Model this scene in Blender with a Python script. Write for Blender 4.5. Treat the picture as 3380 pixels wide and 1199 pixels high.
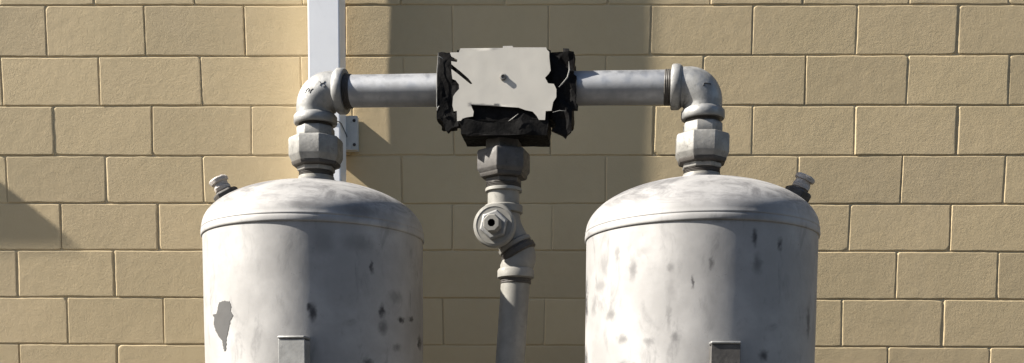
import bpy, bmesh, math, random
import numpy as np
from mathutils import Vector, Matrix, noise
PI = math.pi; R = math.radians
sc = bpy.context.scene; C = sc.collection
for o in list(bpy.data.objects): bpy.data.objects.remove(o)

# ------------------------------------------------------------------ camera, world, sun, exposure
cam = bpy.data.cameras.new('camera'); co = bpy.data.objects.new('camera', cam); C.objects.link(co)
cam.sensor_width = 36; cam.lens = 36 * 3800 / 3380; cam.shift_y = 0.37568; cam.clip_start = .05; cam.clip_end = 500
CAMR = ((0.999755, -0.006769, 0.021076), (0.02168, 0.106974, -0.994025), (0.004474, 0.994239, 0.107094))
co.matrix_world = Matrix([list(CAMR[0]) + [0], list(CAMR[1]) + [-4.855], list(CAMR[2]) + [1.45], [0, 0, 0, 1]])
sc.camera = co

AZ, EL = R(8.5), R(38.0)                       # the sun grazes the wall from the left
S2 = Vector((-math.cos(AZ) * math.cos(EL), -math.sin(AZ) * math.cos(EL), math.sin(EL)))   # towards the sun
w = bpy.data.worlds.new('World'); sc.world = w; w.use_nodes = True
nt = w.node_tree; sky = nt.nodes.new('ShaderNodeTexSky'); sky.sky_type = 'NISHITA'; sky.sun_disc = False
sky.sun_elevation = EL; sky.sun_rotation = math.atan2(S2.x, S2.y) % (2 * PI)
bg = nt.nodes['Background']; nt.links.new(sky.outputs[0], bg.inputs[0]); bg.inputs[1].default_value = .055
sl = bpy.data.lights.new('sun', 'SUN'); sl.energy = 5; sl.angle = R(.53); sl.color = (1, .95, .87)
so = bpy.data.objects.new('sun', sl); C.objects.link(so); so.rotation_euler = S2.to_track_quat('Z', 'Y').to_euler()
sc.view_settings.view_transform = 'Standard'; sc.view_settings.look = 'None'; sc.view_settings.gamma = 1
sc.view_settings.use_curve_mapping = False; sc.view_settings.exposure = 1.52
sc.render.engine = 'CYCLES'; sc.cycles.max_bounces = 8; sc.cycles.diffuse_bounces = 5

# ------------------------------------------------------------------ materials
class NT:
    def __init__(s, name, rough=.6, metal=0, spec=.4):
        s.m = bpy.data.materials.new(name); s.m.use_nodes = True; s.t = s.m.node_tree
        s.p = s.t.nodes['Principled BSDF']; s.p.inputs['Roughness'].default_value = rough
        s.p.inputs['Metallic'].default_value = metal; s.p.inputs['Specular IOR Level'].default_value = spec
        s.tc = s.t.nodes.new('ShaderNodeTexCoord')
    def n(s, typ, **kw):
        nd = s.t.nodes.new(typ)
        for k, v in kw.items(): setattr(nd, k, v)
        return nd
    def set(s, sock, v):
        if isinstance(v, bpy.types.NodeSocket): s.t.links.new(v, sock)
        elif v is not None: sock.default_value = v
    def noise(s, scale, detail=4, rough=.55, vec=None, stretch=None, dist=0):
        v = vec or s.tc.outputs['Object']
        if stretch:
            mp = s.n('ShaderNodeMapping'); s.set(mp.inputs[0], v); mp.inputs['Scale'].default_value = stretch; v = mp.outputs[0]
        nd = s.n('ShaderNodeTexNoise'); s.set(nd.inputs['Vector'], v); nd.inputs['Scale'].default_value = scale
        nd.inputs['Detail'].default_value = detail; nd.inputs['Roughness'].default_value = rough; nd.inputs['Distortion'].default_value = dist
        return nd.outputs[0]
    def ramp(s, fac, a, b, lo=0., hi=1.):
        nd = s.n('ShaderNodeMapRange'); nd.interpolation_type = 'SMOOTHSTEP'; s.set(nd.inputs[0], fac)
        for i, v in enumerate((a, b, lo, hi)): nd.inputs[i + 1].default_value = v
        return nd.outputs[0]
    def math(s, op, a, b=None, clamp=False):
        nd = s.n('ShaderNodeMath', operation=op, use_clamp=clamp); s.set(nd.inputs[0], a); s.set(nd.inputs[1], b); return nd.outputs[0]
    def mix(s, fac, a, b, mode='MIX'):
        nd = s.n('ShaderNodeMix', data_type='RGBA', blend_type=mode); s.set(nd.inputs['Factor'], fac)
        for k, v in (('A', a), ('B', b)):
            i = [q for q in nd.inputs if q.name == k and q.type == 'RGBA'][0]
            s.set(i, v if isinstance(v, bpy.types.NodeSocket) else (*v, 1) if v is not None else None)
        return [q for q in nd.outputs if q.type == 'RGBA'][0]
    def bump(s, h, strength, dist, prev=None):
        b = s.n('ShaderNodeBump'); b.inputs['Strength'].default_value = strength; b.inputs['Distance'].default_value = dist
        s.set(b.inputs['Height'], h)
        if prev: s.set(b.inputs['Normal'], prev)
        s.set(s.p.inputs['Normal'], b.outputs[0]); return b.outputs[0]
    def col(s, c): s.set(s.p.inputs['Base Color'], c if isinstance(c, bpy.types.NodeSocket) else (*c, 1)); return s

def wall_mat():
    m = NT('painted_block', .75, spec=.2)
    base = m.mix(m.ramp(m.noise(1.6, 5), .3, .7), (.455, .362, .216), (.502, .394, .238))
    base = m.mix(m.ramp(m.noise(26, 4, .6), .35, .75, 0, .5), base, (.46, .358, .210))
    at = m.n('ShaderNodeAttribute', attribute_name='tone')
    base = m.mix(1.0, base, m.mix(m.math('ADD', at.outputs['Fac'], 0, clamp=True), (.90, .90, .90), (1.08, 1.075, 1.06)), 'MULTIPLY')
    wash = m.ramp(m.noise(2.2, 6, .65, stretch=(1, 1, .35), dist=.5), .5, .78, 0, .22)
    base = m.mix(wash, base, (.40, .33, .235))
    spk = m.ramp(m.noise(210, 2, .5), .70, .76)
    base = m.mix(m.math('MULTIPLY', spk, .35), base, (.23, .17, .10))
    m.col(base)
    n1 = m.bump(m.noise(300, 3, .6), .3, .0016)
    n2 = m.bump(m.noise(95, 9, .78), .5, .0022, n1)
    m.bump(m.noise(22, 4, .6), .25, .004, n2)
    return m.m
def paint(name, c, var=.25, rough=.5, stain=(.07, .065, .06), amt=.35, bump=.12, spec=.35, scale=9, metal=0):
    m = NT(name, rough, metal, spec)
    c2 = tuple(x * (1 + var) for x in c)
    b = m.mix(m.ramp(m.noise(scale, 6, .6), .35, .68), c, c2)
    st = m.ramp(m.noise(scale * 2.2, 7, .68, dist=.4), .56, .76)
    b = m.mix(m.math('MULTIPLY', st, amt), b, stain)
    st2 = m.ramp(m.noise(scale * 11, 4, .6), .66, .74)
    b = m.mix(m.math('MULTIPLY', st2, amt * .8), b, stain)
    m.col(b); m.set(m.p.inputs['Roughness'], m.ramp(m.noise(scale * 3, 4), .3, .7, rough - .1, rough + .15))
    a = m.bump(m.noise(scale * 30, 4, .6), bump, .0012)
    m.bump(m.noise(scale * 4, 4, .5), bump * 1.2, .004, a)
    return m.m
def tank_mat(name, spots, c=(.34, .332, .322)):
    m = NT(name, .80, .85, spec=.2)
    b = m.mix(m.ramp(m.noise(4.5, 6, .62), .32, .7), c, tuple(x * 1.3 for x in c))
    b = m.mix(m.ramp(m.noise(14, 6, .7, stretch=(1, 1, .45), dist=.6), .52, .78, 0, .5), b, (.12, .118, .12))
    b = m.mix(m.ramp(m.noise(5, 7, .72, stretch=(1, 1, .6), dist=.3), .52, .76, 0, .26), b, (.14, .138, .14))
    b = m.mix(m.ramp(m.noise(60, 4, .6), .68, .78, 0, .35), b, (.09, .085, .085))
    # dirtier, rubbed top: long smears that run round the head
    top = m.n('ShaderNodeSeparateXYZ'); m.set(top.inputs[0], m.tc.outputs['Object'])
    tz = m.ramp(top.outputs[2], .015, .10)
    b = m.mix(m.math('MULTIPLY', tz, m.ramp(m.noise(7, 6, .7, stretch=(1, 1, 2.6), dist=1.2), .38, .66, 0, .66)), b, (.095, .092, .096))
    wob = m.n('ShaderNodeTexNoise'); m.set(wob.inputs['Vector'], m.tc.outputs['Object']); wob.inputs['Scale'].default_value = 60; wob.inputs['Detail'].default_value = 4
    off = m.n('ShaderNodeVectorMath', operation='MULTIPLY_ADD'); m.set(off.inputs[0], wob.outputs['Color'])
    off.inputs[1].default_value = (.022,) * 3; m.set(off.inputs[2], m.tc.outputs['Object'])
    for (px, py, pz, rx, rz, k, cc, hard) in spots:
        v = m.n('ShaderNodeVectorMath', operation='SUBTRACT'); m.set(v.inputs[0], off.outputs[0]); v.inputs[1].default_value = (px + .011, py + .011, pz + .011)
        q = m.n('ShaderNodeVectorMath', operation='MULTIPLY'); m.set(q.inputs[0], v.outputs[0]); q.inputs[1].default_value = (1 / rx, 1 / max(rx, .05), 1 / rz)
        l = m.n('ShaderNodeVectorMath', operation='LENGTH'); m.set(l.inputs[0], q.outputs[0])
        b = m.mix(m.ramp(l.outputs['Value'], 1.5, .15, 0, min(1, k * .9)), b, cc)
    m.col(b)
    a = m.bump(m.noise(190, 4, .6), .10, .001)
    m.bump(m.noise(9, 5, .55), .22, .006, a)
    return m.m
WALL = wall_mat()
PIPE = paint('grey_pipe_paint', (.28, .284, .292), .12, .6, amt=.22, bump=.06, metal=.85)
ELB = paint('grey_fitting_paint', (.25, .248, .24), .25, .64, amt=.45, bump=.12, scale=16, metal=.8)
NUT = paint('worn_union_metal', (.20, .194, .18), .4, .6, amt=.75, bump=.14, scale=20, metal=.4, stain=(.035, .03, .025))
NUTD = paint('shaded_union_metal', (.07, .065, .06), .4, .6, amt=.7, bump=.14, scale=20, metal=.15, stain=(.02, .018, .016))  # darker copy of the union metal, carrying the shade on the centre nut
DARKM = paint('grimy_shaded_metal', (.045, .04, .035), .4, .6, amt=.5, bump=.3, scale=22, stain=(.02, .016, .012))
LINE = paint('pale_line_paint', (.185, .177, .158), .25, .62, amt=.4, bump=.08, scale=14, metal=.2)
SPOUT = paint('white_downspout_paint', (.80, .80, .80), .04, .38, amt=.06, bump=.03, scale=6, stain=(.3, .29, .27))
BRK = paint('grey_bracket_paint', (.46, .46, .44), .15, .6, amt=.4, bump=.1, scale=18)
JACK = paint('cream_metal_jacket', (.475, .448, .395), .05, .6, amt=.06, bump=.06, scale=8, stain=(.2, .18, .15))
FOAM = paint('black_insulation_foam', (.005, .0046, .0044), .6, .7, amt=.12, bump=.25, scale=26, stain=(.018, .012, .009), spec=.08)
CHIP = paint('bare_primer', (.062, .06, .058), .1, .6, amt=.2, bump=.1)
MARK = paint('dark_casting_mark', (.03, .03, .032), .2, .6, amt=.1)
CAPM = paint('weathered_plastic_cap', (.34, .31, .28), .3, .6, amt=.45, bump=.5, scale=40, stain=(.12, .09, .07))
GRIT = NT('concrete', .85, spec=.2).col((.32, .30, .27))
GRIT.col(GRIT.mix(GRIT.noise(2.5, 8, .7), (.055, .053, .05), (.085, .08, .074))); GRIT.bump(GRIT.noise(90, 5), .4, .004); GRIT = GRIT.m
CANM = paint('tan_canopy_metal', (.40, .33, .22), .1, .5, amt=.1)

# ------------------------------------------------------------------ mesh helpers
def tag(o, label=None, cat=None, group=None, kind=None):
    for k, v in (('label', label), ('category', cat), ('group', group), ('kind', kind)):
        if v: o[k] = v
    return o
def thing(name, loc, label, cat, group=None):
    o = bpy.data.objects.new(name, None); o.empty_display_size = .1; C.objects.link(o); o.location = loc; return tag(o, label, cat, group)
def obj(name, bm, mat, parent=None, smooth=True, bevel=0, ang=38, wloc=True, seg=2):
    bmesh.ops.recalc_face_normals(bm, faces=bm.faces)
    if wloc and parent is not None:          # geometry was written in world metres
        bmesh.ops.translate(bm, verts=bm.verts, vec=-world_loc(parent))
    me = bpy.data.meshes.new(name); bm.to_mesh(me); bm.free()
    o = bpy.data.objects.new(name, me); C.objects.link(o); me.materials.append(mat)
    if parent is not None: o.parent = parent
    if smooth:
        for p in me.polygons: p.use_smooth = True
        try: me.set_sharp_from_angle(angle=R(ang))
        except Exception: pass
    if bevel:
        b = o.modifiers.new('b', 'BEVEL'); b.width = bevel; b.segments = seg; b.limit_method = 'ANGLE'; b.angle_limit = R(35)
    return o
def world_loc(o):
    v = Vector(o.location)
    while o.parent: o = o.parent; v += o.location
    return v
def frame(d, up=Vector((0, 0, 1))):
    d = Vector(d).normalized()
    if abs(d.dot(up)) > .98: up = Vector((0, -1, 0))
    x = up.cross(d).normalized(); y = d.cross(x)
    return Matrix((x, y, d)).transposed()
def lathe(bm, prof, org, d=(0, 0, 1), n=48, phase=0, cap=True, up=Vector((0, 0, 1))):
    """prof: (radius, distance along the axis)"""
    F = frame(d, up); org = Vector(org); rings = []
    for r, t in prof:
        if r < 1e-6: rings.append([bm.verts.new(org + F @ Vector((0, 0, t)))]); continue
        rings.append([bm.verts.new(org + F @ Vector((r * math.cos(phase + 2 * PI * i / n), r * math.sin(phase + 2 * PI * i / n), t))) for i in range(n)])
    for a, b in zip(rings, rings[1:]):
        for i in range(n):
            j = (i + 1) % n
            if len(a) == 1 and len(b) > 1: bm.faces.new((a[0], b[i], b[j]))
            elif len(b) == 1 and len(a) > 1: bm.faces.new((a[i], a[j], b[0]))
            elif len(a) > 1: bm.faces.new((a[i], a[j], b[j], b[i]))
    if cap:
        for q in (rings[0], rings[-1]):
            if len(q) > 1: bm.faces.new(q)
    return bm
def tube(bm, pts, rad, n=36, cap=True):
    pts = [Vector(p) for p in pts]; rings = []
    x = None
    for i, p in enumerate(pts):
        d = (pts[min(i + 1, len(pts) - 1)] - pts[max(i - 1, 0)]).normalized()
        if x is None: x = frame(d).col[0].copy()
        x = (x - d * x.dot(d)).normalized(); y = d.cross(x)
        r = rad[i] if isinstance(rad, (list, tuple)) else rad
        rings.append([bm.verts.new(p + (x * math.cos(2 * PI * k / n) + y * math.sin(2 * PI * k / n)) * r) for k in range(n)])
    for a, b in zip(rings, rings[1:]):
        for i in range(n): bm.faces.new((a[i], a[(i + 1) % n], b[(i + 1) % n], b[i]))
    if cap: bm.faces.new(rings[0]); bm.faces.new(rings[-1])
    return bm
def box(bm, lo, hi, M=None):
    vs = [bm.verts.new(Vector((x, y, z)) if M is None else M @ Vector((x, y, z))) for x in (lo[0], hi[0]) for y in (lo[1], hi[1]) for z in (lo[2], hi[2])]
    for f in ((0, 1, 3, 2), (4, 6, 7, 5), (0, 4, 5, 1), (2, 3, 7, 6), (0, 2, 6, 4), (1, 5, 7, 3)): bm.faces.new([vs[i] for i in f])
    return bm
NB = lambda: bmesh.new()

# ------------------------------------------------------------------ ground
bm = NB(); N = 24
g = [[bm.verts.new((-150 + 300 * (i / N), -150 + 154 * (j / N), 0)) for j in range(N + 1)] for i in range(N + 1)]
for i in range(N):
    for j in range(N): bm.faces.new((g[i][j], g[i + 1][j], g[i + 1][j + 1], g[i][j + 1]))
tag(obj('ground', bm, GRIT, smooth=False), kind='structure')

# ------------------------------------------------------------------ block wall: every block raised between recessed joints, one mesh
ZL = [(3.2072, 3.1971), (3.007, 3.005), (2.8128, 2.8095), (2.6153, 2.6139), (2.4239, 2.4213), (2.2358, 2.2333), (2.0428, 2.0405), (1.8514, 1.8476)]
JX = {0: [-1.81, -1.402, 1.054, 1.478, 1.871], 1: [-2.012, -1.607, -1.199, -0.789, 0.035, 0.447, 0.855, 1.272, 1.675],
      2: [-2.203, -1.8, -1.381, 0.66, 1.073, 1.482, 1.887], 3: [-1.996, -1.588, -1.179, 0.046, 0.466, 0.865, 1.278, 1.69],
      4: [-2.199, -1.785, -1.382, 1.054, 1.474, 1.889], 5: [-1.98, -1.574, 1.27, 1.68], 6: [-2.17, -1.763, 1.468, 1.88],
      7: [-1.967, -1.562, -0.393, 0.028, 1.253, 1.666], 8: [-2.176, -1.762, 1.448, 1.864]}
def zrow(k, x):
    """height of joint line k (k=0 is z 3.2; larger is lower)"""
    if 0 <= k < 8: a, b = ZL[k]
    elif k < 0: a = b = 3.202 + .2 * (-k)
    else: a = b = 1.8495 - .1945 * (k - 7)
    t = min(max((x + 2.11) / 3.92, -.3), 1.3)
    return a + (b - a) * t + .0018 * noise.noise(Vector((x * 2.3, k * 7.1, 0))) + .0012 * noise.noise(Vector((x * 11, k * 3.1, 5)))
def build_wall():
    rng = random.Random(5)
    XA, XB = -9.0, 9.0; K0, K1 = -15, 16
    V = []; F = []; TONE = []
    for k in range(K0, K1 + 1):                     # block row k lies between line k-1 (top) and line k (bottom)
        odd = k % 2
        ph = -1.995 if odd else -1.79
        js = [ph + .4115 * n for n in range(-18, 28)]
        js = [x + rng.uniform(-.008, .008) for x in js]
        for e in JX.get(k, []):
            i = min(range(len(js)), key=lambda q: abs(js[q] - e)); js[i] = e
        js = [x for x in js if XA < x < XB]; js = [XA] + js + [XB]
        wj = [rng.choice((.0036, .0040, .0044, .0062)) for _ in js]           # half width of each head joint
        dj = [rng.choice((.0026, .0034, .0042, .0055)) for _ in js]
        lean = [rng.uniform(-.004, .004) for _ in js]
        for b in range(len(js) - 1):
            xa, xb = js[b], js[b + 1]
            fine = (xa < 3.2 and xb > -3.2 and -2 <= k <= 10)
            if fine: ed = [0, .0015, .003, .0045, .006, .008, .011, .016, .024]; st = .016
            else: ed = [0, .0025, .005, .010, .02]; st = .07
            def lines(L):
                m = max(1, int((L - 2 * ed[-1]) / st)); 
                return ed[:-1] + [ed[-1] + (L - 2 * ed[-1]) * i / m for i in range(m + 1)] + [L - e for e in ed[:-1]][::-1]
            L = xb - xa; zt0 = zrow(k - 1, (xa + xb) / 2); zb0 = zrow(k, (xa + xb) / 2); H = zt0 - zb0
            us = lines(L); vs_ = lines(H); nu, nv = len(us), len(vs_)
            off = rng.uniform(-.0009, .0009); tx = rng.uniform(-.0035, .0035); tz = rng.uniform(-.006, .006)
            rc = [rng.choice((.004, .005, .006, .008, .011, .018)) for _ in range(4)]
            base = len(V); tone = rng.gauss(.5, .26)
            for u in us:
                for v in vs_:
                    fx = u / L; x = xa + u + lean[b] * (v / H - .5) * (1 - fx) + lean[b + 1] * (v / H - .5) * fx
                    zb = zrow(k, x); zt = zrow(k - 1, x); z = zb + (zt - zb) * v / H
                    wob = .0011 * noise.noise(Vector((x * 45, z * 45, 1.3))) + .0016 * noise.noise(Vector((x * 14, z * 14, 9.3)))
                    q = b if u < L / 2 else b + 1
                    du = min(u, L - u) / (wj[q] / .0042) ; dv = min(v, H - v) / 1.0
                    r = rc[(u > L / 2) * 2 + (v > H / 2)]
                    r *= 1 + .6 * noise.noise(Vector((x * 60, z * 60, 3)))
                    d = min(du, dv)
                    if du < r and dv < r: d = r - math.hypot(r - du, r - dv)
                    d += wob
                    t = min(max((d - .0012) / .0038, 0), 1); t = t * t * (3 - 2 * t)
                    depth = dj[q] if du < dv else .0042
                    face = off + tx * (u / L - .5) * L + tz * (v / H - .5) * H + .0006 * noise.noise(Vector((x * 6, z * 6, k)))
                    # trowel marks and small lumps under the paint
                    face += .00035 * noise.noise(Vector((x * 38, z * 38, 0.2))) + .00022 * noise.noise(Vector((x * 85, z * 85, 4.2)))
                    y = -(t * face - (1 - t) * depth)
                    V.append((x, y, z)); TONE.append(tone)
            for i in range(nu - 1):
                for j in range(nv - 1):
                    a = base + i * nv + j
                    F.append((a, a + nv, a + nv + 1, a + 1))
    top = max(v[2] for v in V); 
    i0 = len(V)                                     # body of the wall behind the block faces, with a coping
    for x in (XA - .01, XB + .01):
        for y in (.012, .2):
            for z in (-.02, top + .02): V.append((x, y, z))
    for f in ((0, 1, 3, 2), (4, 6, 7, 5), (0, 4, 5, 1), (2, 3, 7, 6), (0, 2, 6, 4), (1, 5, 7, 3)): F.append(tuple(i0 + i for i in f))
    me = bpy.data.meshes.new('block_wall'); me.from_pydata(V, [], F); me.update(); me.materials.append(WALL)
    at = me.attributes.new('tone', 'FLOAT', 'POINT'); at.data.foreach_set('value', TONE + [.5] * (len(V) - len(TONE)))
    for p in me.polygons: p.use_smooth = True
    try: me.set_sharp_from_angle(angle=R(60))
    except Exception: pass
    o = bpy.data.objects.new('block_wall', me); C.objects.link(o)
    return o, top
wall, WTOP = build_wall()
tag(wall, 'tan painted concrete block wall behind the tanks and pipes', 'wall')

# ------------------------------------------------------------------ canopy further left on the wall (out of frame; its corner shade falls at the left edge)
k_ = 1 / math.tan(AZ); slope = math.tan(EL) / math.cos(AZ)
cd = .28; tipx, tipz = -1.931, 2.231
cx, cz = tipx - k_ * cd, tipz + slope * k_ * cd
t = thing('wall_canopy', (cx - .9, 0, cz), 'flat tan metal canopy high on the block wall, left of the downspout', 'canopy')
bm = NB(); box(bm, (cx - 1.8, -cd, cz), (cx, -.004, cz + .05)); obj('canopy_slab', bm, CANM, t, bevel=.006)
for xx in (cx - 1.5, cx - .3):
    bm = NB(); tube(bm, [(xx, -.006, cz + .42), (xx, -cd + .06, cz + .053)], .012, 12); obj('stay_rod', bm, CANM, t)

# ------------------------------------------------------------------ shed added behind the camera, out of view, to darken reflections in the metal
SHED = paint('added_shed_siding', (.045, .035, .028), .2, .8, amt=.2)
GLASS = NT('added_shed_glass', .1, spec=.5).col((.02, .025, .03)).m
t = thing('added_shed', (0, -15, 0), 'added unseen brown shed behind the camera, blocking low sky light', 'shed')
bm = NB(); box(bm, (-16, -22, 0), (16, -15, 6.4)); obj('added_shed_wall', bm, SHED, t, smooth=False)
bm = NB(); box(bm, (-16.4, -22.4, 6.404), (16.4, -14.5, 6.65)); obj('added_shed_roof', bm, SHED, t, bevel=.01)
for xx in (-12, -7, 7, 12):
    bm = NB(); box(bm, (xx - .9, -14.996, 1.2), (xx + .9, -14.95, 2.7)); f_ = obj('added_shed_window', bm, GLASS, t, smooth=False)
bm = NB(); box(bm, (-2, -14.996, .01), (2, -14.94, 3.2)); obj('added_shed_door', bm, CANM, t, bevel=.01)

# ------------------------------------------------------------------ downspout
t = thing('downspout', (-.845, -.04, 0), 'white rectangular downspout on the block wall behind a pipe elbow', 'downspout')
x0, x1, yb, yf = -.906, -.783, -.0425, -.186
bm = NB(); rng = random.Random(2)
zs = [0.06, .8, 1.6, 2.4, 2.9, 3.6, 4.4, WTOP - .15]
prof = []
def rr(cx0, cx1, cy0, cy1, r, n=5):
    P = []
    for (ax, ay, a0) in ((cx1 - r, cy1 - r, 0), (cx0 + r, cy1 - r, 90), (cx0 + r, cy0 + r, 180), (cx1 - r, cy0 + r, 270)):
        for i in range(n + 1):
            a = R(a0 + 90 * i / n); P.append((ax + r * math.cos(a), ay + r * math.sin(a)))
    return P
P = rr(x0, x1, yf, yb, .005)
rings = [[bm.verts.new((a + (z - 2.6) * .004 + rng.uniform(-.0008, .0008), b, z)) for a, b in P] for z in zs]
for a, b in zip(rings, rings[1:]):
    for i in range(len(P)): bm.faces.new((a[i], a[(i + 1) % len(P)], b[(i + 1) % len(P)], b[i]))
bm.faces.new(rings[0]); bm.faces.new(rings[-1])
obj('spout_tube', bm, SPOUT, t, smooth=False)
for z0 in (2.628, .9, 4.3):
    bm = NB(); box(bm, (x0 + .028, -.0400, z0), (-.737, -.002, z0 + .134)); br = obj('wall_bracket', bm, BRK, t, bevel=.002)
    for zz in (z0 + .020, z0 + .115):
        bm = NB(); lathe(bm, [(.0065, -.0012), (.0065, .001), (.004, .003), (0, .0035)], (-.750, -.0405, zz), (0, -1, 0), 14); sb = obj('screw', bm, DARKM, br)
    bm = NB()
    zz = z0 + .07
    tube(bm, [(x0 + .01, yf - .0025, zz + .018), (-.85, yf - .0035, zz + .010), (-.80, yf - .0035, zz + .004), (x1 - .002, yf - .0025, zz), (x1 + .0035, yf + .010, zz - .004), (x1 + .0035, -.09, zz - .012), (x1 + .004, -.044, zz - .02)], .0018, 8)
    obj('tie_wire', bm, DARKM, t)

# ------------------------------------------------------------------ tanks
RT = .366
def surf(th, z, r): return Vector((r * math.sin(th), -r * math.cos(th), z))
def poly_patch(poly, th0, z0, r, step=.0015, wob=.0012):
    """raised 1 mm flake/patch bent round the shell. poly in metres (arc, height)"""
    bm = NB(); xs = [p[0] for p in poly]; zs_ = [p[1] for p in poly]
    def ins(x, y):
        c = False; j = len(poly) - 1
        for i in range(len(poly)):
            xi, yi = poly[i]; xj, yj = poly[j]
            if (yi > y) != (yj > y) and x < (xj - xi) * (y - yi) / (yj - yi) + xi: c = not c
            j = i
        return c
    vd = {}
    def vert(i, j, rr_):
        k = (i, j, rr_)
        if k not in vd: vd[k] = bm.verts.new(surf(th0 + i * step / r, z0 + j * step, r + rr_))
        return vd[k]
    cells = set()
    for i in range(int(min(xs) / step) - 3, int(max(xs) / step) + 3):
        for j in range(int(min(zs_) / step) - 3, int(max(zs_) / step) + 3):
            x, y = (i + .5) * step, (j + .5) * step
            nx = x + wob * 2 * noise.noise(Vector((x * 160, y * 160, 0))); ny = y + wob * 2 * noise.noise(Vector((x * 160, y * 160, 7)))
            if ins(nx, ny): cells.add((i, j))
    for (i, j) in cells:
        bm.faces.new((vert(i, j, .0009), vert(i + 1, j, .0009), vert(i + 1, j + 1, .0009), vert(i, j + 1, .0009)))
        for (a, b, c, d_, nb) in ((i, j, i + 1, j, (i, j - 1)), (i + 1, j, i + 1, j + 1, (i + 1, j)), (i + 1, j + 1, i, j + 1, (i, j + 1)), (i, j + 1, i, j, (i - 1, j))):
            if nb not in cells: bm.faces.new((vert(a, b, .0009), vert(c, d_, .0009), vert(c, d_, -.002), vert(a, b, -.002)))
    return bm
def tank(name, axis, zs_, mat, label, relief, brack, stub_x):
    ax, ay = axis
    t = thing(name, (ax, ay, 0), label, 'tank', 'two grey pressure tanks')
    L = Vector((ax, ay, zs_))
    # shell hangs below the head: object origin on the seam so the stain pattern is tied to it
    def part(nm, bm, m, par=t, **kw):
        loc = L.copy()
        bmesh.ops.recalc_face_normals(bm, faces=bm.faces)
        o = obj(nm, bm, m, par, wloc=False, **kw)
        o.location = (0, 0, zs_) if par is t else (0, 0, 0)
        return o
    bm = NB(); H = zs_ - .32
    lathe(bm, [(0, -H - .17), (.12, -H - .165), (.24, -H - .135), (.33, -H - .07), (RT - .003, -H)] + [(RT - .003 + .0003 * math.sin(i * 1.7), -H + (H - .0) * i / 14) for i in range(1, 14)] + [(RT - .003, -.001), (RT - .003, .004)], (0, 0, 0), n=160)
    shell = part('tank_shell', bm, mat, ang=30)
    b = .156
    bm = NB()
    pr = [(RT - .006, -.0015), (RT + .0002, -.001), (RT + .0016, .0005), (RT + .0022, .004), (RT + .0018, .013), (RT + .0010, .0175), (RT - .0002, .0205), (RT + .0009, .0225), (RT + .0009, .0255), (RT - .0004, .028)]
    for i in range(1, 25):
        a = PI / 2 * i / 24; q = 1.0
        pr.append(((RT - .001) * math.cos(a) ** .97 if i < 24 else 0, .028 + b * math.sin(a) ** 1.02))
    lathe(bm, pr, (0, 0, 0), n=160, cap=False)
    head = part('tank_head', bm, mat, ang=50)
    # outlet boss where the pipe stub meets the head
    bm = NB(); lathe(bm, [(.085, .158), (.079, .175), (.071, .184), (.066, .188), (.066, .196)], (stub_x - ax, 0, 0), n=48)
    part('outlet_boss', bm, mat)
    for a in (35, 145, 215, 325):
        a = R(a); bm = NB()
        M = Matrix.Translation((0, 0, 0)) @ Matrix.Rotation(a, 4, 'Z')
        box(bm, (RT - .01, -.05, -zs_ + .012), (RT + .002, .05, -zs_ + .62), M); box(bm, (RT - .05, -.004, -zs_ + .012), (RT - .011, .004, -zs_ + .5), M); box(bm, (RT - .07, -.07, -zs_), (RT + .03, .07, -zs_ + .0105), M)
        part('leg', bm, mat, bevel=.002)
    # relief valve on the shoulder
    (th, side, tilt) = relief
    d = Vector((side * math.sin(R(tilt)), -.10, math.cos(R(tilt)))).normalized()
    p = Vector((side * th[0], th[1], th[2])) + d * .019
    bm = NB(); lathe(bm, [(.024, -.03), (.024, .008), (.030, .009), (.034, .012), (.034, .016), (.030, .019)], p, d, 20); rv = part('relief_valve', bm, DARKM)
    bm = NB(); lathe(bm, [(.038, .010), (.0450, .014), (.0450, .037), (.038, .043)], p, d, 6, phase=.4); h = part('hex_base', bm, DARKM, rv, bevel=.002)
    bm = NB()
    pr = [(.022, .038), (.023, .045), (.028, .048), (.029, .058), (.026, .062), (.0255, .072), (.032, .074), (.0325, .084), (.027, .089), (.010, .091), (0, .0915)]
    lathe(bm, pr, p, d, 18)
    for v in bm.verts: v.co += Vector((noise.noise(v.co * 60), noise.noise(v.co * 60 + Vector((3, 0, 0))), noise.noise(v.co * 60 + Vector((0, 5, 0))))) * .0035
    part('valve_cap', bm, CAPM, rv)
    # nameplate bracket low on the front
    bx, bz, rot, bm_mat = brack
    bm = NB(); M = Matrix.Translation((bx - ax, -RT * math.cos(math.asin((bx - ax) / RT)), bz - zs_)) @ Matrix.Rotation(R(rot), 4, 'Z')
    w_ = .042
    box(bm, (-w_, -.036, -.24), (w_, -.032, 0), M); box(bm, (-w_, -.0315, -.24), (-w_ + .004, .03, -.004), M); box(bm, (w_ - .004, -.0315, -.24), (w_, .03, -.004), M)
    bk = part('plate_bracket', bm, bm_mat, bevel=.0012)
    bm = NB(); box(bm, (-w_ - .0015, -.0395, .0006), (w_ + .0015, .03, .0092), M)
    F_ = NB(); F_.free()
    part('bracket_lip', bm, ELB, bk, bevel=.0034)
    return t, shell
def cs(ax, depth, dpx, dpy, cxpx, seam_front_px, mmx, mmz, zs_):
    """display pixel on the shell -> object-space point"""
    s = max(-.97, min(.97, (dpx - cxpx) * mmx / RT)); return s
DK = (.03, .027, .03)
def spots(lst, cxpx, y0, mmx, mmz, ori):
    out = []
    for (x, y, rx, rz, k, c, hard) in lst:
        s = max(-.97, min(.97, (x - cxpx) * mmx / RT)); th = math.asin(s) + ori
        drop = (y - y0 + 11) * mmz + (1 - math.cos(math.asin(s))) * -.05
        out.append((RT * math.sin(th), -RT * math.cos(th), -drop, rx * mmx, rz * mmz, k, c, hard))
    return out
MM = (.107, .104, .104)
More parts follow.
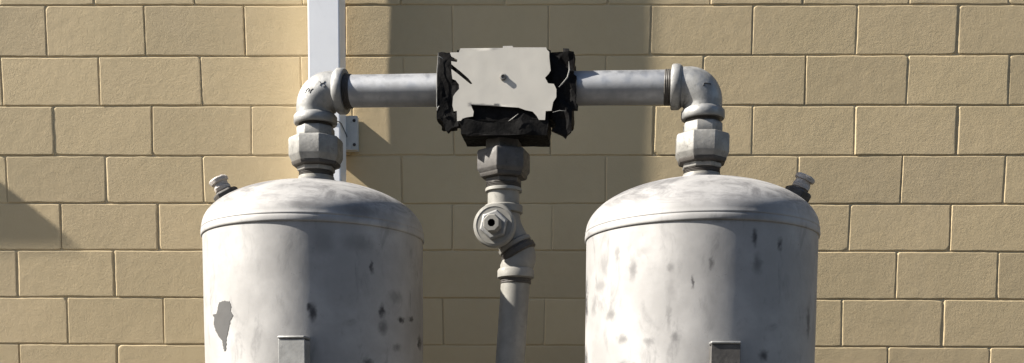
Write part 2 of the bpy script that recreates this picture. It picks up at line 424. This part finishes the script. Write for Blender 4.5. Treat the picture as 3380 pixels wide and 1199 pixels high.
ls = [(905, 520, 60, 22, .5, DK, 0), (760, 508, 46, 10, .35, DK, 0), (975, 545, 30, 26, .3, DK, 0), (788, 780, 9, 22, .9, DK, 0), (779, 765, 7, 10, .9, DK, 0), (810, 603, 30, 34, .25, DK, 0), (928, 660, 4, 18, .8, DK, 0), (952, 772, 6, 17, .9, DK, 0), (955, 815, 10, 18, .55, DK, 0),  # first entry paints the union's shadow onto the dome
      (1001, 796, 7, 8, .95, DK, 0), (1028, 795, 4, 7, .9, DK, 0), (1052, 860, 3, 20, .9, DK, 0), (918, 904, 12, 8, .7, DK, 0), (990, 868, 9, 10, .5, DK, 0), (900, 600, 44, 22, .3, DK, 0), (985, 735, 16, 16, .35, DK, 0), (545, 700, 16, 10, .12, DK, 0)]
rs = [(1472, 745, 5, 62, 1.1, DK, 0), (1472, 905, 6, 34, 1.1, DK, 0), (1890, 530, 60, 24, .35, DK, 0), (1812, 548, 34, 9, .45, DK, 0), (1612, 667, 9, 28, .62, MM, 0), (1572, 625, 6, 22, .5, MM, 0), (1536, 650, 12, 30, .42, MM, 0), (1525, 705, 14, 18, .45, MM, 0), (1555, 780, 13, 14, .6, MM, 0), (1588, 842, 12, 12, .65, MM, 0), (1650, 846, 12, 9, .45, MM, 0),
      (1715, 834, 10, 12, .5, MM, 0), (1703, 664, 8, 12, .5, MM, 0), (1704, 715, 12, 34, .28, MM, 0), (1753, 700, 4, 15, .85, DK, 0), (1795, 655, 5, 14, .55, DK, 0), (1700, 785, 6, 34, .4, MM, 0), (1590, 905, 12, 10, .5, MM, 0),
      (1618, 908, 10, 8, .5, MM, 0), (1508, 760, 6, 26, .45, MM, 0), (1892, 594, 6, 20, .8, DK, 0), (1950, 612, 6, 15, .8, DK, 0), (1920, 886, 12, 14, .8, DK, 0), (2028, 810, 6, 40, .6, DK, 0), (1900, 660, 12, 24, .5, DK, 0), (1640, 622, 20, 12, .2, MM, 0), (1800, 760, 22, 60, .2, MM, 0)]
TL, tl_shell = tank('pressure_tank', (-.752, -.915), 2.118, tank_mat('weathered_tank_paint', spots(ls, 789, 560, 1.30e-3, 1.20e-3, R(9.8))),
     'grey steel tank with a dark paint chip, in front of the downspout', ((.278, .03, .112), -1, 27), (-.744, 1.760, -9, ELB), -.742)
TR, tr_shell = tank('pressure_tank', (.516, -1.09), 2.089, tank_mat('speckled_tank_paint', spots(rs, 1762, 560, 1.25e-3, 1.16e-3, R(-9.3)), (.345, .337, .328)),
     'grey steel tank speckled with many small scuffs, standing away from the downspout', ((.287, .03, .108), 1, 25), (.540, 1.732, 0, NUTD), .5145)
def chip(tnk, shell, pts, cxpx, y0, mmx, mmz, ori, name='paint_chip', mat=CHIP):
    cxm = sum(p[0] for p in pts) / len(pts); cym = sum(p[1] for p in pts) / len(pts)
    th = math.asin((cxm - cxpx) * mmx / RT) + ori; st = math.cos(th - ori)
    poly = [((x - cxm) * mmx / st, -(y - cym) * mmz) for x, y in pts]
    bm = poly_patch(poly, th, -(cym - y0 + 13) * mmz + .05 * (1 - math.cos(th - ori)), RT - .0027)
    o = obj(name, bm, mat, shell, wloc=False, ang=60); return o
z5 = lambda x, y: ((640 + x / 1.665) / 1.3121, (650 + y / 1.665) / 1.3121)
chip(TL, tl_shell, [z5(*p) for p in ((160, 572), (185, 568), (215, 572), (225, 595), (222, 632), (234, 655), (220, 680), (212, 720), (205, 755), (197, 780), (194, 845), (184, 848), (176, 815), (172, 790), (150, 760), (130, 725), (118, 690), (124, 655), (110, 634), (140, 634), (150, 600))], 789, 560, 1.30e-3, 1.20e-3, R(9.8))

# ------------------------------------------------------------------ manifold: unions, elbows, pipes
EL0 = Vector((-.742, -.915, 2.600)); ER0 = Vector((.5145, -1.09, 2.5615))
man = thing('pipe_manifold', (-.115, -1.0, 2.58), 'grey pipe run with elbows and unions bridging the tops of the two tanks', 'pipe run')
RUN = (ER0 - EL0).normalized()
def oct_phase(F_angle):  # vertex angle measured from -Y toward +X, in the lathe's own frame
    return R(F_angle) - PI / 2
def union(c, parent, sides=8, ang=-27.5, rn=.0905, nut=(.052, -.007, -.033), down_to=-.10, up_to=.105, tailr=.064, NUT=NUT):
    c = Vector(c); ph = R(ang - 90)
    # lathe frame for +Z: x axis = up x d with up=-Y -> check direction by explicit basis
    def lz(bm, prof, n, phase=0):
        rings = []
        for r, t_ in prof:
            rings.append([bm.verts.new(c + Vector((r * math.cos(phase + 2 * PI * i / n), r * math.sin(phase + 2 * PI * i / n), t_))) for i in range(n)])
        for a, b in zip(rings, rings[1:]):
            for i in range(n): bm.faces.new((a[i], a[(i + 1) % n], b[(i + 1) % n], b[i]))
        bm.faces.new(rings[0]); bm.faces.new(rings[-1]); return bm
    nt_, nb_, nc_ = nut
    bm = lz(NB(), [(.052, nt_ + .02), (.052, nt_ + .040), (.055, nt_ + .042), (.052, nt_ + .0445), (.055, nt_ + .047), (.052, nt_ + .0495), (.055, nt_ + .052), (.052, up_to)], 40); obj('nipple', bm, DARKM, parent)  # dark metal here paints in the elbow's shadow on the nipple
    bm = lz(NB(), [(tailr * .97, nt_ - .005), (tailr, nt_), (tailr, nt_ + .030), (tailr * .93, nt_ + .036)], sides, ph + .05); obj('union_tail', bm, NUT, parent, bevel=.0018)
    bm = lz(NB(), [(rn * .76, nc_), (rn * .88, nc_ + .003), (rn * .985, nb_ - .004), (rn, nb_), (rn, nt_ - .008), (rn * .955, nt_ - .001), (rn * .80, nt_ + .0005)], sides, ph); o = obj('union_nut', bm, NUT, parent, bevel=.0022)
    bm = lz(NB(), [(rn * .80, nc_ - .008), (rn * .86, nc_ - .006), (rn * .90, nc_ + .001), (rn * .90, nc_ + .005)], sides, ph); obj('nut_shade_ring', bm, DARKM, parent)  # dark ring standing in for the shaded underside of the nut
    bm = lz(NB(), [(tailr * .96, nc_ - .023), (tailr * .99, nc_ - .020), (tailr * .99, nc_ - .0085)], sides, ph + .02); obj('union_tail', bm, NUT, parent, bevel=.0015)
    pr = []; z = nc_ - .0235; i = 0
    while z > nc_ - .038:
        pr.append((.055 if i % 2 == 0 else .0575, z)); z -= .0024; i += 1
    bm = lz(NB(), pr, 40); obj('thread', bm, DARKM, parent)
    bm = lz(NB(), [(.0585, z + .0015), (.0595, z - .002), (.0595, down_to)], 40); obj('stub', bm, LINE, parent)
    return o
union((-.742, -.915, 2.3975), man, down_to=-.1)
union((.5145, -1.09, 2.3727), man, down_to=-.1, ang=-26, rn=.0885, up_to=.098, nut=(.041, -.017, -.040))
def elbow(c, hd, parent, vup=-1, leg=.105, rb=.0625, rc=.0715, cw=.027, mat=ELB, bend=.066):
    """90 degree elbow: from below c up and round towards hd"""
    c = Vector(c); hd = Vector(hd).normalized(); dn = Vector((0, 0, vup))
    pts = []; rad = []
    pts.append(c + dn * (leg - .004)); rad.append(rb)
    pts.append(c + dn * bend); rad.append(rb)
    o = c + dn * bend + hd * bend
    for i in range(1, 16):
        a = PI / 2 * i / 16
        pts.append(o - hd * bend * math.cos(a) - dn * bend * math.sin(a)); rad.append(rb + .0045 * math.sin(PI * i / 16))
    pts.append(c + hd * bend); rad.append(rb); pts.append(c + hd * (leg - .004)); rad.append(rb)
    bm = NB(); tube(bm, pts, rad, 56); e = obj('elbow', bm, mat, parent, ang=50)
    for d in (dn, hd):
        bm = NB(); lathe(bm, [(rb + .001, leg - cw - .006), (rc - .003, leg - cw - .001), (rc, leg - cw + .003), (rc, leg - .004), (rc - .003, leg), (rb - .006, leg), (rb - .010, leg - .006), (rb - .03, leg - .006)], c, d, 56)
        obj('collar', bm, mat, e, ang=50, bevel=0)
    return e
eL = elbow(EL0, RUN, man, leg=.106)
eR = elbow(ER0, -RUN, man, leg=.100, rb=.0595, rc=.068, bend=.058)
ENDA, ENDB = EL0 + RUN * .09, ER0 - RUN * .085
MID = Vector((-.1125, 0, 0)); tm = (MID.x - EL0.x) / RUN.x; MID = EL0 + RUN * tm
bm = NB(); tube(bm, [ENDA, MID], .0505, 56); obj('pipe', bm, PIPE, man, ang=50)
bm = NB(); tube(bm, [MID, ENDB], .0515, 56); obj('pipe', bm, PIPE, man, ang=50)
for p_, d_, r_ in ((EL0 + RUN * .103, RUN, .0505), (ER0 - RUN * .097, -RUN, .0515)):
    bm = NB(); lathe(bm, [(r_ + .0008 + .002 * (i % 2), .002 + i * .0028) for i in range(9)], p_, d_, 48); obj('thread', bm, DARKM, man)
# raised casting marks on the camera side of the elbows, laid onto the metal
from mathutils.bvhtree import BVHTree
def marks(el, cx_, cz_, strokes, r_):
    off = world_loc(el); me = el.data
    bv = BVHTree.FromPolygons([v.co + off for v in me.vertices], [tuple(p.vertices) for p in me.polygons])
    for st_ in strokes:
        pts = []
        for a, b in st_:
            h = bv.ray_cast(Vector((cx_ + a * .001, -2, cz_ + b * .001)), Vector((0, 1, 0)))
            if h[0] is not None: pts.append(h[0] + h[1] * .0004)
        if len(pts) > 1:
            bm = NB(); tube(bm, pts, r_, 8); obj('casting_mark', bm, MARK, el)
marks(eL, -.749, 2.585, [[(-14, -6), (-10, 4), (-3, 8), (1, 3), (-3, -3)], [(2, -8), (6, 1), (13, 5)]], .0013)
marks(eL, -.705, 2.603, [[(-9, 9), (-4, 2), (-8, -4)], [(-3, 2), (4, 4), (9, 10)], [(5, 2), (10, -6), (3, -9)]], .0013)
marks(eR, .517, 2.551, [[(-12, -4), (-10, 3), (-3, 4), (10, 3), (12, 1)], [(-11, -1), (-7, -4)]], .0017)

# ------------------------------------------------------------------ centre line dropping from the tee
drop = thing('drop_line', (-.084, -1.0, 0), 'vertical pipe with a hex union and a round-capped strainer, dropping between the two tanks', 'pipe')
mx, my = MID.x - .002, MID.y
bm = NB(); lathe(bm, [(.052, 2.33), (.052, 2.462), (.054, 2.463), (.056, 2.475), (.056, 2.56)], (mx, my, 0), n=40); obj('tee_branch', bm, DARKM, drop)
union((mx, my, 2.341), drop, sides=6, ang=-12 - 1, rn=.089, nut=(.046, -.014, -.033), down_to=-.082, up_to=.09, tailr=.061, NUT=NUTD)
bm = NB(); lathe(bm, [(.0515, 2.17), (.0515, 2.29)], (mx, my, 0), n=40); obj('pipe', bm, LINE, drop)
bm = NB(); lathe(bm, [(.057, 2.188), (.0625, 2.192), (.0625, 2.212), (.059, 2.216), (.052, 2.217)], (mx, my, 0), n=48); obj('collar', bm, LINE, drop)
# strainer body: short vertical throat, then a 45 degree barrel going down to the right
S0 = Vector((mx, my, 2.20)); S1 = Vector((mx + .003, my, 2.150)); S2_ = Vector((mx + .056, my - .004, 2.056)); S3 = Vector((-.0725, my - .004, 2.020)); S4 = Vector((-.0735, my - .004, 1.985))
def bez(P, n=10):
    return [P[0] * (1 - t) ** 2 + P[1] * 2 * t * (1 - t) + P[2] * t * t for t in [i / n for i in range(n + 1)]]
bm = NB(); tube(bm, [S0] + bez([S1 + Vector((0, 0, .03)), S1, S1.lerp(S2_, .35)]) + [S1.lerp(S2_, .62), S1.lerp(S2_, .82)], .052, 44); body = obj('strainer_body', bm, LINE, drop, ang=50)
dg = (S2_ - S1).normalized()
bm = NB(); lathe(bm, [(.0525, -.004), (.0575, -.001), (.0575, .010), (.0555, .012)], S1.lerp(S2_, .60), dg, 48); obj('band', bm, LINE, body)
bm = NB(); lathe(bm, [(.0545, 0), (.0545, .006)], S1.lerp(S2_, .715), dg, 48); obj('gasket', bm, DARKM, body)
bm = NB(); lathe(bm, [(.0520, -.006), (.0600, -.003), (.0600, .013), (.054, .017)], S1.lerp(S2_, .82), dg, 48); obj('band', bm, DARKM, body)
bm = NB(); tube(bm, [S1.lerp(S2_, .86)] + bez([S1.lerp(S2_, .92), S2_ + Vector((.004, 0, -.012)), S3]) + [S4 + Vector((0, 0, .004))], .052, 44); el = obj('elbow', bm, LINE, drop, ang=50)
bm = NB(); lathe(bm, [(.052, -.004), (.0600, 0), (.0600, .022), (.056, .028), (.050, .029)], S4, (0, 0, 1), 48); obj('collar', bm, LINE, el)
bm = NB(); lathe(bm, [(.0492 + .0018 * (i % 2), -.020 + i * .003) for i in range(7)], S4, (0, 0, 1), 44); obj('thread', bm, DARKM, el)
bm = NB(); tube(bm, [S4, (-.092, my - .004, 1.70), (-.112, my - .006, 1.2), (-.14, my - .008, .02)], [.0475, .048, .048, .048], 48); obj('pipe', bm, LINE, drop, ang=50)
# round cap that faces out of the body, square-socket plug in its middle
hd = Vector((-.15, -1, -.02)).normalized(); hc = Vector((-.131, my, 2.142))
bm = NB(); lathe(bm, [(.048, -.01), (.048, .046), (.062, .050), (.0685, .056), (.0690, .070), (.0655, .077), (.058, .080), (.0575, .0785), (.030, .0795)], hc, hd, 56); cap = obj('strainer_cap', bm, LINE, drop, ang=40)
bm = NB(); lathe(bm, [(.048, .0795), (.048, .086), (.043, .0925), (.0, .0925)], hc, hd, 6, phase=.3); obj('hex_plug', bm, ELB, cap, bevel=.002)
bm = NB(); F_ = frame(hd)
pr = [(.029, .0926), (.029, .118), (.026, .124), (.0125, .124), (.0125, .104), (0, .104)]
lathe(bm, pr[:4], hc, hd, 8, phase=.39, cap=False); plug = obj('plug_head', bm, LINE, cap, bevel=.001)
bm = NB(); q = [hc + F_ @ Vector((a * .0125, b * .0125, .1242)) for a, b in ((-1, -1), (1, -1), (1, 1), (-1, 1))]; q2 = [v - hd * .018 for v in q]
# recessed square socket: four walls and a floor, with a rim joining the plug face
bm.free(); bm = NB()
rim = [hc + F_ @ Vector((.0135 * math.cos(PI / 4 + i * PI / 2), .0135 * math.sin(PI / 4 + i * PI / 2), .1238)) for i in range(4)]
A = [bm.verts.new(v) for v in rim]; B = [bm.verts.new(v - hd * .02) for v in rim]
for i in range(4): bm.faces.new((A[i], A[(i + 1) % 4], B[(i + 1) % 4], B[i]))
bm.faces.new(B); obj('socket', bm, FOAM, plug, smooth=False)

# ------------------------------------------------------------------ torn insulation cover round the tee
KX = 1.29e-3; KZ = 1.235e-3
tz2 = lambda x, y: ((1400 + x / 2.689) / 1.3121, (120 + y / 2.689) / 1.3121)
CYAW = R(4)
UX = Vector((math.cos(CYAW), -math.sin(CYAW), -.030)).normalized(); nrm = Vector((-math.sin(CYAW), -math.cos(CYAW), 0)); UZ = UX.cross(-nrm).normalized()
CO = Vector((MID.x, MID.y, 2.547)) + UX * .006
def cv(x, y, dep):   # zoomed photo point -> cover-local point, dep metres in front of the pipe axis
    a, b = tz2(x, y); return CO + UX * ((a - 1268) * KX) + UZ * (-(b - 226) * KZ) + nrm * dep
cover = thing('insulation_cover', CO, 'cream metal jacket with torn black foam insulation, wrapped round the pipe tee between the tanks', 'pipe cover')
def sheet(pts, dep, th, parent, name, mat, crumple=0, cuts=3, back=None, seed=0, bevel=0, depf=None, sm=False, ang=28):
    """polygon in photo-zoom units given real thickness; crumple in metres"""
    bm = NB(); vs = [bm.verts.new(cv(x, y, 0)) for x, y in pts]
    from mathutils.geometry import delaunay_2d_cdt
    # fill the outline with a grid of inner points so that it can crumple evenly
    P2 = [Vector((x, y)) for x, y in pts]; n0 = len(P2); xs = [p.x for p in P2]; ys = [p.y for p in P2]
    def ins(x, y):
        c = False; k = n0 - 1
        for q in range(n0):
            if (P2[q].y > y) != (P2[k].y > y) and x < (P2[k].x - P2[q].x) * (y - P2[q].y) / (P2[k].y - P2[q].y) + P2[q].x: c = not c
            k = q
        return c
    rg = random.Random(int(seed * 10) + 3); inner = []; gs = 30
    for a in range(int(min(xs)), int(max(xs)), gs):
        for b in range(int(min(ys)), int(max(ys)), gs):
            x, y = a + rg.uniform(0, gs), b + rg.uniform(0, gs)
            if ins(x, y): inner.append(Vector((x, y)))
    bm.free(); bm = NB()
    ov, oe, of, *_ = delaunay_2d_cdt(P2 + inner, [(q, (q + 1) % n0) for q in range(n0)], [], 1, 1e-4)
    vs = [bm.verts.new(cv(v.x, v.y, 0)) for v in ov]
    for f in of:
        cx_, cy_ = sum(ov[q].x for q in f) / 3, sum(ov[q].y for q in f) / 3
        if ins(cx_, cy_): bm.faces.new([vs[q] for q in f])
    for v in bm.verts:
        d = dep
        q = (v.co - CO); lx = q.dot(UX); lz = q.dot(UZ)
        if depf: d += depf(lx, lz)
        if crumple:
            p = Vector((lx * 17 + lz * 9 + seed, lz * 12, seed * 3)); d += crumple * (1.0 * noise.noise(p) + .35 * noise.noise(p * 2.3) - .3)
        v.co += nrm * d
    r = bmesh.ops.extrude_face_region(bm, geom=list(bm.faces)); nv = [g_ for g_ in r['geom'] if isinstance(g_, bmesh.types.BMVert)]
    for v in nv: v.co -= nrm * th
    o = obj(name, bm, mat, parent, smooth=True, ang=ang, bevel=bevel); return o
FD = .092
# front panel of the jacket with its ragged left and right edges
fp = [(322, 103), (690, 98), (690, 82), (775, 80), (777, 93), (1062, 92), (1068, 108), (1090, 130), (1093, 180), (1108, 290), (1092, 318), (1062, 352), (1080, 382), (1090, 400), (1140, 405), (1163, 450), (1165, 520), (1140, 560), (1128, 636), (1078, 640),
      (1075, 716), (1022, 716), (1000, 680), (965, 645), (900, 632), (845, 612), (640, 600), (430, 590), (440, 620), (455, 650), (450, 692), (395, 700), (360, 712), (345, 730), (312, 735), (308, 645), (282, 650), (268, 600), (272, 520), (290, 490), (322, 455), (320, 415), (290, 380), (262, 368), (255, 330), (250, 282), (300, 318), (420, 412), (437, 408), (400, 362), (330, 303), (250, 240), (246, 215), (296, 222), (300, 202), (246, 172), (234, 140), (312, 138)]
jf = sheet(fp, FD, .0016, cover, 'jacket_front', JACK, crumple=.0006, cuts=4, ang=60)
# jacket top and back, folded from the same metal
def cover_box(x0_, x1_, zlo, zhi, d0, d1, nm, mat, bev=.002, cr=0, cuts=0, seed=0, par=cover):
    bm = NB(); M = Matrix.Translation(CO) @ Matrix((UX, -nrm, UZ)).transposed().to_4x4()
    box(bm, (x0_, -d1, zlo), (x1_, -d0, zhi), M)
    if cuts:
        bmesh.ops.subdivide_edges(bm, edges=bm.edges, cuts=cuts, use_grid_fill=True)
        for v in bm.verts:
            p = v.co * 30 + Vector((seed, 0, 0)); v.co += Vector((noise.noise(p), noise.noise(p + Vector((9, 0, 0))), noise.noise(p + Vector((0, 9, 0))))) * cr
    return obj(nm, bm, mat, par, ang=30 if cuts else 38, bevel=bev)
px = lambda x: (tz2(x, 0)[0] - 1268) * KX
pz = lambda y: -(tz2(0, y)[1] - 226) * KZ
cover_box(px(322), px(1062), pz(108), pz(102), -.088, FD - .0018, 'jacket_top', JACK, .0008)
cover_box(px(240), px(1130), pz(640), pz(110), -.093, -.0915, 'jacket_back', JACK, .0006)
# foam core inside the jacket, square round the pipe
cover_box(px(290), px(1100), pz(712), pz(112), -.086, FD - .012, 'foam_core', FOAM, 0, .004, 8, 1)
# left end: folded torn foam
lf = [(125, 122), (155, 118), (205, 128), (240, 135), (246, 165), (300, 208), (243, 212), (250, 245), (262, 300), (258, 365), (285, 372), (312, 408), (333, 432), (318, 462), (285, 480), (270, 520), (270, 650), (308, 655), (322, 770), (262, 785), (225, 822), (205, 800), (180, 730), (150, 690), (128, 655), (120, 500), (122, 300)]
sheet(lf, FD - .010, .022, cover, 'torn_foam', FOAM, crumple=.012, cuts=3, seed=2.2, ang=8)
cover_box(px(126), px(250), pz(700), pz(128), -.080, FD - .022, 'foam_end', FOAM, 0, .006, 9, 4)
rf = [(1066, 92), (1098, 100), (1100, 118), (1208, 116), (1205, 86), (1255, 92), (1262, 112), (1300, 118), (1303, 300), (1330, 320), (1332, 560), (1352, 572), (1350, 610), (1305, 612), (1302, 800), (1268, 830), (1255, 855), (1225, 830), (1130, 795), (1165, 762), (1170, 735), (1140, 690), (1120, 670), (1135, 640), (1140, 570), (1165, 535), (1163, 452), (1140, 412), (1090, 390), (1060, 356), (1095, 322), (1110, 290), (1095, 220)]
sheet(rf, FD - .012, .020, cover, 'torn_foam', FOAM, crumple=.018, cuts=3, seed=7.7, ang=8)
cover_box(px(1110), px(1300), pz(690), pz(122), -.080, FD - .030, 'foam_end', FOAM, 0, .007, 9, 8)
# bottom flap and the folded strip above it
b1 = [(425, 588), (640, 598), (850, 612), (856, 602), (880, 604), (884, 630), (965, 642), (1002, 668), (1025, 712), (1022, 730), (455, 730), (455, 690), (462, 655), (440, 625)]
sheet(b1, FD - .010, .010, cover, 'torn_foam', FOAM, crumple=.007, cuts=3, seed=4.1, ang=8)
cover_box(px(345), px(1100), pz(846), pz(716), -.060, FD - .004, 'foam_flap', FOAM, 0, .0035, 9, 3)
b3 = [(322, 738), (380, 712), (760, 742), (850, 700), (900, 640), (960, 650), (1015, 705), (1060, 718), (1103, 745), (1102, 815), (1060, 846), (860, 848), (700, 853), (400, 855), (372, 830), (350, 775)]
sheet(b3, FD - .001, .01, cover, 'torn_foam', FOAM, crumple=.009, cuts=3, seed=5.9, ang=8)
# torn facing edges, with pale strands painting in the highlights along foam folds
def sliver(pts, r, dep, m=NUT):
    bm = NB(); tube(bm, [cv(x, y, dep + .0015 * math.sin(i * 2.1)) for i, (x, y) in enumerate(pts)], [.7 * r * (.4 if i in (0, len(pts) - 1) else 1) for i in range(len(pts))], 6); obj('torn_fold_highlight', bm, m, cover)
sliver([(1262, 215), (1270, 290), (1255, 350), (1222, 395), (1185, 438)], .0030, FD + .004)
sliver([(765, 738), (800, 712), (845, 672)], .0020, FD + .009)
sliver([(1140, 655), (1200, 640), (1250, 642)], .0018, FD + .006)
sliver([(128, 135), (122, 300), (123, 450), (127, 600), (138, 628)], .0022, FD - .010)
sliver([(150, 600), (138, 618), (130, 640)], .0040, FD - .006)
sliver([(128, 170), (165, 190), (178, 200)], .0020, FD + .002)
# stub screw in the middle of the panel
bm = NB(); sc_c = cv(702, 350, FD); lathe(bm, [(.0085, -.003), (.0085, .0075), (.0058, .008), (.0058, .002), (0, .002)], sc_c, nrm, 20); st = obj('stud', bm, NUT, cover)
bm = NB(); lathe(bm, [(.0115, .0002), (.0115, .002), (.010, .0026)], sc_c, nrm, 6); obj('nut', bm, NUT, st)
